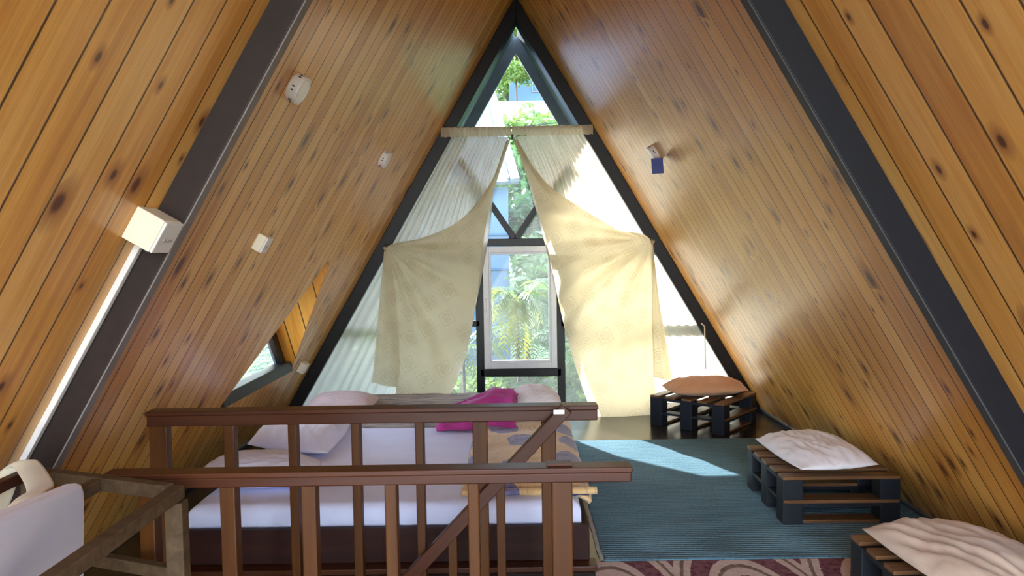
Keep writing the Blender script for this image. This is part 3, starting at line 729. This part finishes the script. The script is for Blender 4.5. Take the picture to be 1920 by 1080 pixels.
p3.location = (1.47, 2.66, 0.0)
pillow(0.74, 0.47, 0.125, (1.765, 4.54, 0.278), (R_(-2), 0, R_(93)), 'pillow_pale', 21.0, 'white pillow on the pallet bench that stands on the teal rug', wr=0.014)
pillow(0.68, 0.44, 0.15, (1.64, 6.66, 0.266), (0, 0, R_(7)), 'pillow_orange', 31.0, 'terracotta pillow on the pallet bench by the curtain', wr=0.013)
pillow(0.78, 0.50, 0.125, (1.765, 2.96, 0.264), (0, 0, R_(95)), 'pillow_beige', 41.0, 'large beige pillow on the pallet bench at the lower right', wr=0.016)

# ------------------------------------------------------------------ railings
def railing_posts(root, y, xs, ztop, w0, dep=0.05):
    for x, wd in xs: box('post', (x-wd/2, y-dep/2, 0.0), (x+wd/2, y+dep/2, ztop), 'railz', root, 0.004)
br = empty('railing', (0, 3.2, 0), label='red-brown wooden railing nearer the bed, with the sloping stair handrail', cat='railing', group='stairwell railings')
box('top_rail', (-1.545, -0.035, 0.835), (0.335, 0.035, 0.880), 'rail', br, 0.004)
box('rail_cap', (-1.550, -0.042, 0.880), (0.338, 0.042, 0.899), 'rail', br, 0.004)
railing_posts(br, 0.0, [(-1.505, .075), (-1.208, .045), (-.942, .037), (-.677, .037), (-.410, .036), (-.156, .062), (.131, .062)], 0.836, 0)
hr = bar('handrail', (0.205, -0.06, 0.895), (-0.70, -0.06, -0.064), 0.052, 0.045, 'rail', br)
for x in (-0.073, -0.275, -0.475): box('baluster', (x-.018, -0.080, -0.15 if x > -.4 else -.15), (x+.018, -0.044, 0.895-(0.205-x)*1.06-0.02), 'railz', br)
cbox('paper_tag', (0.045, 0.003, 0.018), 'white_plastic', br, (0.172, -0.0835, 0.883), 0)['label'] = 'white paper tag'
fr_ = empty('railing', (0, 2.28, 0), label='red-brown wooden railing nearest the camera across the stairwell', cat='railing', group='stairwell railings')
box('top_rail', (-1.235, -0.030, 0.855), (0.338, 0.030, 0.884), 'rail', fr_, 0.004)
box('rail_cap', (-1.240, -0.036, 0.884), (0.340, 0.036, 0.901), 'rail', fr_, 0.004)
railing_posts(fr_, 0.0, [(-1.112, .047), (-.869, .046), (-.627, .044), (-.381, .036), (-.134, .034), (.131, .062)], 0.856, 0)
sl = cbox('wood_strip', (0.075, 0.035, 0.008), 'rail', None, (0.125, 2.285, 0.9052), 0.001)
tag(sl, 'small dark strip of wood lying on top of the nearest railing', 'strip')
# ------------------------------------------------------------------ raw timber rack with a white padded board
rk = empty('timber_rack', (-1.2, 1.9, 0), label='raw grey-brown timber rack frame at the lower left beside the railing', cat='rack')
def rp(p): return Vector(p) - Vector((-1.2, 1.9, 0))
bar('top_bar', rp((-0.963, 2.140, 0.882)), rp((-0.965, 1.10, 0.882)), 0.036, 0.040, 'rack', rk, Vector((1, 0, 0)))
bar('cross_bar', rp((-1.52, 2.335, 0.884)), rp((-0.985, 2.135, 0.884)), 0.040, 0.035, 'rack', rk, Vector((0.35, .94, 0)))
bar('top_bar', rp((-1.230, 2.245, 0.884)), rp((-1.230, 1.10, 0.884)), 0.034, 0.034, 'rack', rk, Vector((1, 0, 0)))
bar('top_bar', rp((-1.512, 2.32, 0.884)), rp((-1.512, 1.10, 0.884)), 0.034, 0.030, 'rail', rk, Vector((1, 0, 0)))
bar('leg', rp((-0.958, 2.115, 0.0)), rp((-0.958, 2.115, 0.862)), 0.050, 0.045, 'rack', rk, Vector((0, 1, 0)))
bar('leg', rp((-1.50, 2.33, 0.0)), rp((-1.50, 2.33, 0.905)), 0.045, 0.045, 'rack', rk, Vector((0, 1, 0)))
bar('leg', rp((-0.965, 1.12, 0.0)), rp((-0.965, 1.12, 0.862)), 0.050, 0.045, 'rack', rk, Vector((0, 1, 0)))
bar('leg', rp((-1.512, 1.12, 0.0)), rp((-1.512, 1.12, 0.866)), 0.050, 0.045, 'rack', rk, Vector((0, 1, 0)))
bar('lower_bar', rp((-1.47, 2.31, 0.655)), rp((-0.985, 2.125, 0.655)), 0.036, 0.030, 'rack', rk, Vector((0.35, .94, 0)))
pb = empty('padded_board', (-1.20, 1.985, 0.2), label='white padded board hung by cream straps inside the timber rack', cat='board')
bm = bmesh.new()
def rounded(y0, y1, z0, z1, r, n=8):
    pts = []
    for cy, cz, a0 in ((y1-r, z1-r, 0), (y0+r, z1-r, 90), (y0+r, z0+r, 180), (y1-r, z0+r, 270)):
        for k in range(n+1):
            a = R_(a0+90*k/n); pts.append((cy+r*math.cos(a), cz+r*math.sin(a)))
    return pts
pb.rotation_euler = (R_(-9.4), 0, R_(14.5))
pp = rounded(-0.74, 0.0, 0.06, 0.735, 0.045)
a = [bm.verts.new((-0.025, *p)) for p in pp]; b = [bm.verts.new((0.025, *p)) for p in pp]
bm.faces.new(a); bm.faces.new(b[::-1])
for i in range(len(pp)): bm.faces.new((a[i], b[i], b[(i+1) % len(pp)], a[(i+1) % len(pp)]))
bmesh.ops.recalc_face_normals(bm, faces=bm.faces)
link('panel', bm, 'board', pb, bevel=0.014)
def strap(pts, wv, name):
    inv = (Matrix.Translation((-1.20, 1.985, 0.2)) @ pb.rotation_euler.to_matrix().to_4x4()).inverted(); P = [inv @ Vector(p) for p in pts]
    def f(u, v):
        p = curve_at(P, v); return p + inv.to_3x3() @ (Vector((0.8, 0.45, 0.2))*((u-0.5)*wv) + Vector((0, 0, 0.006*math.sin(u*4))))
    grid(name, f, 8, 40, 'strap', pb, 0.006)['label'] = 'cream cloth strap'
strap([(-1.235, 1.80, 0.86), (-1.215, 1.83, 0.935), (-1.24, 1.92, 0.945), (-1.34, 2.12, 0.905), (-1.47, 2.28, 0.915), (-1.515, 2.31, 0.925), (-1.55, 2.31, 0.90)], 0.07, 'strap')
strap([(-1.55, 2.31, 0.905), (-1.545, 2.24, 0.82), (-1.50, 2.10, 0.78), (-1.42, 1.92, 0.80)], 0.07, 'strap')

# ------------------------------------------------------------------ fittings on the slopes
def on_slope(name, s, y, z, label, cat, group=None):
    o = bpy.data.objects.new(name, None); COL.objects.link(o); o.matrix_world = slope_mtx(s, y, v_of_z(z)); o.empty_display_size = .05
    return tag(o, label, cat, group)
def lamp(s, y, z, label, r=0.062, h=0.045):
    t = on_slope('surface_lamp', s, y, z, label, 'lamp', 'round white surface lamps')
    link('housing', disc_stack([(r, 0), (r, h*.9), (r*.97, h), (r*.80, h), (r*.78, h*.93)]), 'white_plastic', t, smooth=False)
    link('diffuser', disc_stack([(r*.775, h*.70), (r*.775, h*.96), (r*.4, h*1.0)]), 'lampglass', t)
    for k in range(24):
        if k % 4 > 1: continue
        a = 2*math.pi*k/24; m = Matrix.Rotation(a, 4, 'Z') @ Matrix.Translation((r, 0, h*.45))
        cbox('vent_slot', (0.003, 0.006, 0.011), 'slot', t, bevel=0, mtx=m)
lamp(-1, 3.20, 2.236, 'round white surface lamp nearest the left rafter')
lamp(-1, 5.42, 2.207, 'round white surface lamp on the left slope nearer the window')
lamp(1, 5.45, 2.217, 'round white surface lamp on the right slope above the blue card')
def sbox(s, y, z, sz, label, screws=1):
    t = on_slope('switch_box', s, y, z, label, 'electrical box', 'white electrical boxes on the left slope')
    cbox('housing', (sz[0], sz[1], sz[2]), 'cream_plastic', t, (0, 0, sz[2]/2), 0.004)
    cbox('cover_plate', (sz[0]-.004, sz[1]-.004, 0.010), 'white_plastic', t, (0, 0, sz[2]+.005), 0.003)
    for k in range(screws):
        o = link('screw', disc_stack([(0.006, 0), (0.006, .002), (0.004, .004)], 10), 'metal', t); o.location = ((k-(screws-1)/2)*0.022, 0.008, sz[2]+.010)
    return t
sbox(-1, 2.535, 1.66, (0.13, 0.115, 0.10), 'large white electrical box beside the left rafter above the white conduit', 3)
sbox(-1, 3.78, 1.615, (0.085, 0.085, 0.045), 'small white electrical box in the middle of the left slope')
sbox(-1, 6.60, 0.575, (0.10, 0.09, 0.05), 'small white electrical box low on the left slope beside the dormer')
cd = on_slope('conduit', -1, YR-0.020, 1.60, 'white plastic conduit running down the left rafter from the electrical box', 'conduit')
bm = bmesh.new(); bx(bm, (-0.013, 0, 0.0005), (0.013, v_of_z(0.0)-v_of_z(1.60)-0.03, 0.022)); link('trunking', bm, 'white_plastic', cd, bevel=0.003)
card = cbox('blue_card', (0.080, 0.004, 0.105), 'blue', None, (0.985, 5.28, 2.105), 0.001); card.rotation_euler = (0, R_(-3), 0)
tag(card, 'small blue card hanging just below the lamp on the right slope', 'card')

# ------------------------------------------------------------------ outside: hillside, houses, plants
def hill_z(x, y):
    if y < 9: base = -2.6
    elif y < 30: base = -2.6 + (y-9)*0.40
    else: base = 5.8 + (y-30)*0.50
    return base + 0.5*nz(x*0.15, y*0.15, 3) * min(1, max(0, (y-8)/4))
o = grid('hillside_ground', lambda u, v: Vector((-45+90*u, -12+82*v, hill_z(-45+90*u, -12+82*v))), 60, 80, 'hill')
tag(o, kind='structure')
def leaves(bm, center, rad, n, size, rng, squash=0.8, jit=0.35, shell=0.55):
    for _ in range(n):
        d = Vector((rng.gauss(0, 1), rng.gauss(0, 1), rng.gauss(0, 1))).normalized()
        r = shell + (1-shell)*rng.random()
        lump = 1 + jit*nz(d.x*2.2+center[0], d.y*2.2+center[1], d.z*2.2)
        p = Vector((center[0]+d.x*rad*r*lump, center[1]+d.y*rad*r*lump, center[2]+d.z*rad*squash*r*lump))
        a = Vector((rng.gauss(0, 1), rng.gauss(0, 1), rng.gauss(0, .6) - .2)).normalized()
        b = a.cross(Vector((rng.gauss(0, 1), rng.gauss(0, 1), rng.gauss(0, 1)))).normalized()
        s = size*(0.6+0.8*rng.random())
        q = [p, p+a*s*.5+b*s*.24, p+a*s, p+a*s*.5-b*s*.24]
        bm.faces.new([bm.verts.new(v) for v in q])
def bush(x, y, dz, rad, n, size, mat, label, seed, squash=0.85):
    rng = random.Random(seed); z0 = hill_z(x, y)
    t = empty('bush', (x, y, z0), label=label, cat='bush', group='bushes on the hillside beyond the gable window')
    bm = bmesh.new()
    leaves(bm, (0, 0, dz), rad, n, size, rng, squash)
    for k in range(5):
        a = rng.random()*6.28; leaves(bm, (rad*.7*math.cos(a), rad*.7*math.sin(a), dz+rad*.4*(rng.random()-.4)), rad*.5, n//6, size, rng, 0.9)
    link('foliage', bm, mat, t)
    tube('stem', [(0, 0, -.1), (0.03, 0, dz*.5), (0, .04, dz)], [0.05, .04, .03], 'bark', t, 6)
    return t
bush(1.30, 12.0, 2.3, 1.35, 2600, 0.17, 'leaf_mid', 'mid-green bush filling the right of the window pane', 1)
bush(0.45, 14.9, 2.2, 0.95, 2000, 0.17, 'leaf_dark', 'dark bush behind the palm in the middle of the window', 2)
bush(0.80, 17.2, 2.3, 1.30, 2400, 0.17, 'leaf_mid', 'green tree crown seen above the V-shaped struts', 3, 1.1)
bush(1.70, 13.0, 2.0, 1.4, 1500, 0.18, 'leaf_light', 'light-green bush behind the right curtain', 4)
bush(-1.8, 11.6, 1.0, 1.15, 1500, 0.16, 'leaf_mid', 'mid-green bush behind the left curtain', 5)
bush(0.35, 10.3, 1.4, 0.85, 1600, 0.13, 'leaf_mid', 'leafy bush low behind the bottom pane', 6)
bush(-0.75, 10.0, 1.7, 0.75, 1300, 0.13, 'leaf_light', 'leafy bush low beside the left curtain', 7)
bush(1.05, 9.9, 1.9, 0.75, 1300, 0.13, 'leaf_light', 'leafy bush low beside the right curtain', 8)
bush(0.60, 21.5, 2.2, 1.2, 1600, 0.2, 'leaf_light', 'light-green bush in front of the rust-roofed house', 9)
bush(-0.2, 34.6, 2.3, 2.6, 2600, 0.33, 'leaf_light', 'bright tree crown at the very top of the gable window', 10)
bush(0.15, 27.4, 3.0, 0.75, 900, 0.14, 'leaf_light', 'small hedge between the blue house and the rusty roof', 11, 0.5)
# unseen tree left of the window, added to keep the sun off the left curtain
rng = random.Random(77)
tr_ = empty('tree', (-5.2, 11.9, hill_z(-5.2, 11.9)), label='tall leafy tree added beyond the left curtain to shade it', cat='tree')
bm = bmesh.new(); zt = -hill_z(-5.2, 11.9)
for (dx, dy, dz, rr) in ((0, 0, 4.6, 1.3), (-.9, .4, 3.6, 1.3), (.25, -.3, 3.2, 1.2), (-1.8, .2, 5.0, 1.3), (-.5, 0, 5.9, 1.2), (-1.4, -.3, 2.6, 1.3), (-.3,.2,2.2,1.0)): leaves(bm, (dx, dy, dz+zt), rr, 1500, 0.22, rng, 0.9)
link('crown', bm, 'leaf_dark', tr_)
tube('trunk', [(0, 0, -.2), (-.1, 0, 2.5), (-.4, .1, 5.0), (-.4, 0, zt+4.5)], [0.17, .14, .11, .05], 'bark', tr_, 8)

def frond(name, base, yawa, length, up, droop, mat, parent, seed, nl=22, lw=0.028, ll=0.26):
    rng = random.Random(seed); bm = bmesh.new(); d = Vector((math.cos(yawa), math.sin(yawa), 0)); side = Vector((-d.y, d.x, 0))
    P = []
    for k in range(nl+1):
        t = k/nl; P.append(Vector(base) + d*length*(t*(1-.18*t)) + Vector((0, 0, up*math.sin(t*1.6) - droop*t**2.2)))
    for a, b in zip(P, P[1:]):
        w_ = 0.008*(1-(P.index(a)/nl)*.7)
        bm.faces.new([bm.verts.new(v) for v in (a-side*w_, a+side*w_, b+side*w_*.9, b-side*w_*.9)])
        bm.faces.new([bm.verts.new(v) for v in (a-Vector((0, 0, w_)), a+Vector((0, 0, w_)), b+Vector((0, 0, w_)), b-Vector((0, 0, w_)))])
    for k in range(2, nl+1):
        t = k/nl; tg = (P[k]-P[k-1]).normalized(); L = ll*(math.sin(min(1, t*1.15)*math.pi*.86)+.18)
        for sg in (-1, 1):
            dirn = (side*sg*0.8 + tg*0.65 + Vector((0, 0, -0.25-0.2*rng.random()))).normalized(); nn = tg*lw*.5
            m1 = P[k]+dirn*L*.5+Vector((0, 0, .02)); e = P[k]+dirn*L+Vector((0, 0, -.05*L))
            v = [bm.verts.new(q) for q in (P[k]-nn*.5, m1-nn, e, m1+nn, P[k]+nn*.5)]
            bm.faces.new(v)
    return link(name, bm, mat, parent)
def palm(x, y, top, n, length, label, seed, mats, nl=20):
    rng = random.Random(seed); z0 = hill_z(x, y)
    t = empty('palm', (x, y, z0), label=label, cat='palm', group='palms just outside the gable window')
    tube('stem', [(0, 0, -.1), (0.02, 0, (top-z0)*.5), (0, 0, top-z0)], [0.045, .035, .022], 'bark', t, 7)
    for k in range(n):
        a = 2*math.pi*k/n + rng.random()*.5
        frond('frond', (0, 0, top-z0), a, length*(.8+.4*rng.random()), .28+.2*rng.random(), .45+.35*rng.random(), mats[k % len(mats)], t, seed*31+k, nl, ll=0.30*length)
    return t
pm = palm(0.02, 9.3, 0.88, 5, 0.62, 'palm with yellow-green fronds in the middle of the window pane', 3, ['leaf_mid', 'leaf_light'])
for i, (a, L, up, dr) in enumerate(((3.45, .46, .34, .50), (4.3, .50, .22, .72), (5.7, .40, .30, .52), (2.9, .56, .10, .66), (4.9, .45, .05, .75))):
    frond('frond', (0, 0, 0.92-hill_z(.02, 9.3)), a, L, up, dr, 'leaf_yellow', pm, 500+i, 24, 0.04, 0.26)['label'] = 'yellow-green frond'
palm(0.50, 9.6, 0.95, 9, 0.75, 'green palm right of the yellow-fronded palm', 5, ['leaf_mid', 'leaf_light'])
palm(0.15, 10.0, 0.35, 10, 0.8, 'green palm low behind the window pane', 6, ['leaf_mid'])
palm(-0.62, 8.9, 0.35, 9, 0.65, 'green palm low beside the left curtain edge', 8, ['leaf_light', 'leaf_mid'])
palm(0.86, 8.8, 0.25, 9, 0.65, 'green palm low beside the right curtain edge', 9, ['leaf_mid', 'leaf_light'])
palm(0.25, 8.6, -0.15, 9, 0.6, 'green palm showing in the bottom pane', 10, ['leaf_mid'])

# neighbour with a white sheet roof
nb = empty('house', (-1.4, 13.2, 1.0), label='white-roofed house close by on the left, blue-grey walls below', cat='house')
def np_(p): return Vector(p)-Vector((-1.4, 13.2, 1.0))
P4 = [(-2.3, 12.9, 2.60), (0.09, 12.9, 2.70), (-0.36, 14.2, 4.55), (-2.3, 14.2, 4.55)]
bm = bmesh.new(); bm.faces.new([bm.verts.new(np_(p)) for p in P4])
rf = link('roof', bm, 'roof_white', nb); s_ = rf.modifiers.new('solid', 'SOLIDIFY'); s_.thickness = 0.08
for k in range(9):
    u = k/8*.93; a = np_(P4[0]).lerp(np_(P4[1]), u); b = np_(P4[3]).lerp(np_(P4[2]), u)
    bar('roof_rib', a+Vector((0, -.05, .03)), b+Vector((0, -.05, .03)), 0.03, 0.06, 'roof_white', rf, Vector((0, 1, -.6)))
bar('barge_board', np_(P4[1])+Vector((-.06, -.08, 0)), np_(P4[2])+Vector((-.06, -.08, 0)), 0.15, 0.10, 'roof_white', nb, Vector((0, 1, -.6)))
box('wall', np_((-2.2, 13.3, -2.2)), np_((-0.10, 14.2, 2.62)), 'wall_blue', nb)
for k in range(6): box('wall_board', np_((-2.2, 13.27, -1.2+k*.6)), np_((-0.10, 13.3, -1.16+k*.6)), 'pane_blue', nb)
lr = empty('shed', (-6.0, 6.0, 0.0), label='low white-roofed shed added outside the dormer to brighten its pane', cat='shed')  # made-up shed; its pale roof bounces light into the dormer
fromdata('roof', [(-3.0, -4.0, -0.9), (2.8, -4.0, -0.35), (2.8, 4.0, -0.35), (-3.0, 4.0, -0.9)], [(0, 1, 2, 3)], 'roof_white', lr).modifiers.new('solid', 'SOLIDIFY').thickness = 0.06
box('wall', (-2.8, -3.8, -3.2), (2.6, 3.8, -0.96), 'wall_blue', lr)
# house with a rusty roof
hs = empty('house', (0.9, 25.4, 4.0), label='rust-roofed house with blue window panes seen high in the gable window', cat='house')
def hp(p): return Vector(p)-Vector((0.9, 25.4, 4.0))
box('wall', hp((-1.2, 25.2, 3.4)), hp((3.0, 27, 5.75)), 'wall_blue', hs)
bm = bmesh.new(); bm.faces.new([bm.verts.new(hp(p)) for p in ((-1.4, 24.8, 5.70), (3.2, 24.8, 5.70), (3.2, 27.2, 6.75), (-1.4, 27.2, 6.75))])
link('roof', bm, 'roof_pink', hs).modifiers.new('solid', 'SOLIDIFY').thickness = 0.10
for k in range(5):
    wf = box('window', hp((-0.62+k*.24, 25.15, 4.95)), hp((-0.42+k*.24, 25.2, 5.62)), 'roof_white', hs)
    bm = bmesh.new(); lo, hi = hp((-0.60+k*.24, 25.13, 4.98)), hp((-0.44+k*.24, 25.149, 5.59)); bx(bm, lo, hi); link('pane', bm, 'pane_blue', wf)
h2 = empty('house', (0.6, 29.5, 7.0), label='bright blue house wall above the rusty roof, near the top of the gable', cat='house')
box('wall', (-0.7, -.3, -2.5), (2.5, 1.5, 1.25), 'wall_blue', h2)
fb = box('window', (0.15, -.34, 0.45), (0.5, -.3, 1.1), 'roof_white', h2); box('pane', (0.18, -.36, 0.5), (0.47, -.341, 1.05), 'pane_blue', fb)
cb = empty('cable', (0.0, 12.0, 3.42), label='thin black cable crossing the view just above the curtain rod', cat='cable')
tube('wire', [(-6, 0, -0.4), (-3, 0, -0.22), (-.67, 0, -0.05), (0.67, 0, 0.08), (3, 0, 0.42), (6, 0, 0.9)], 0.008, 'slot', cb, 6)
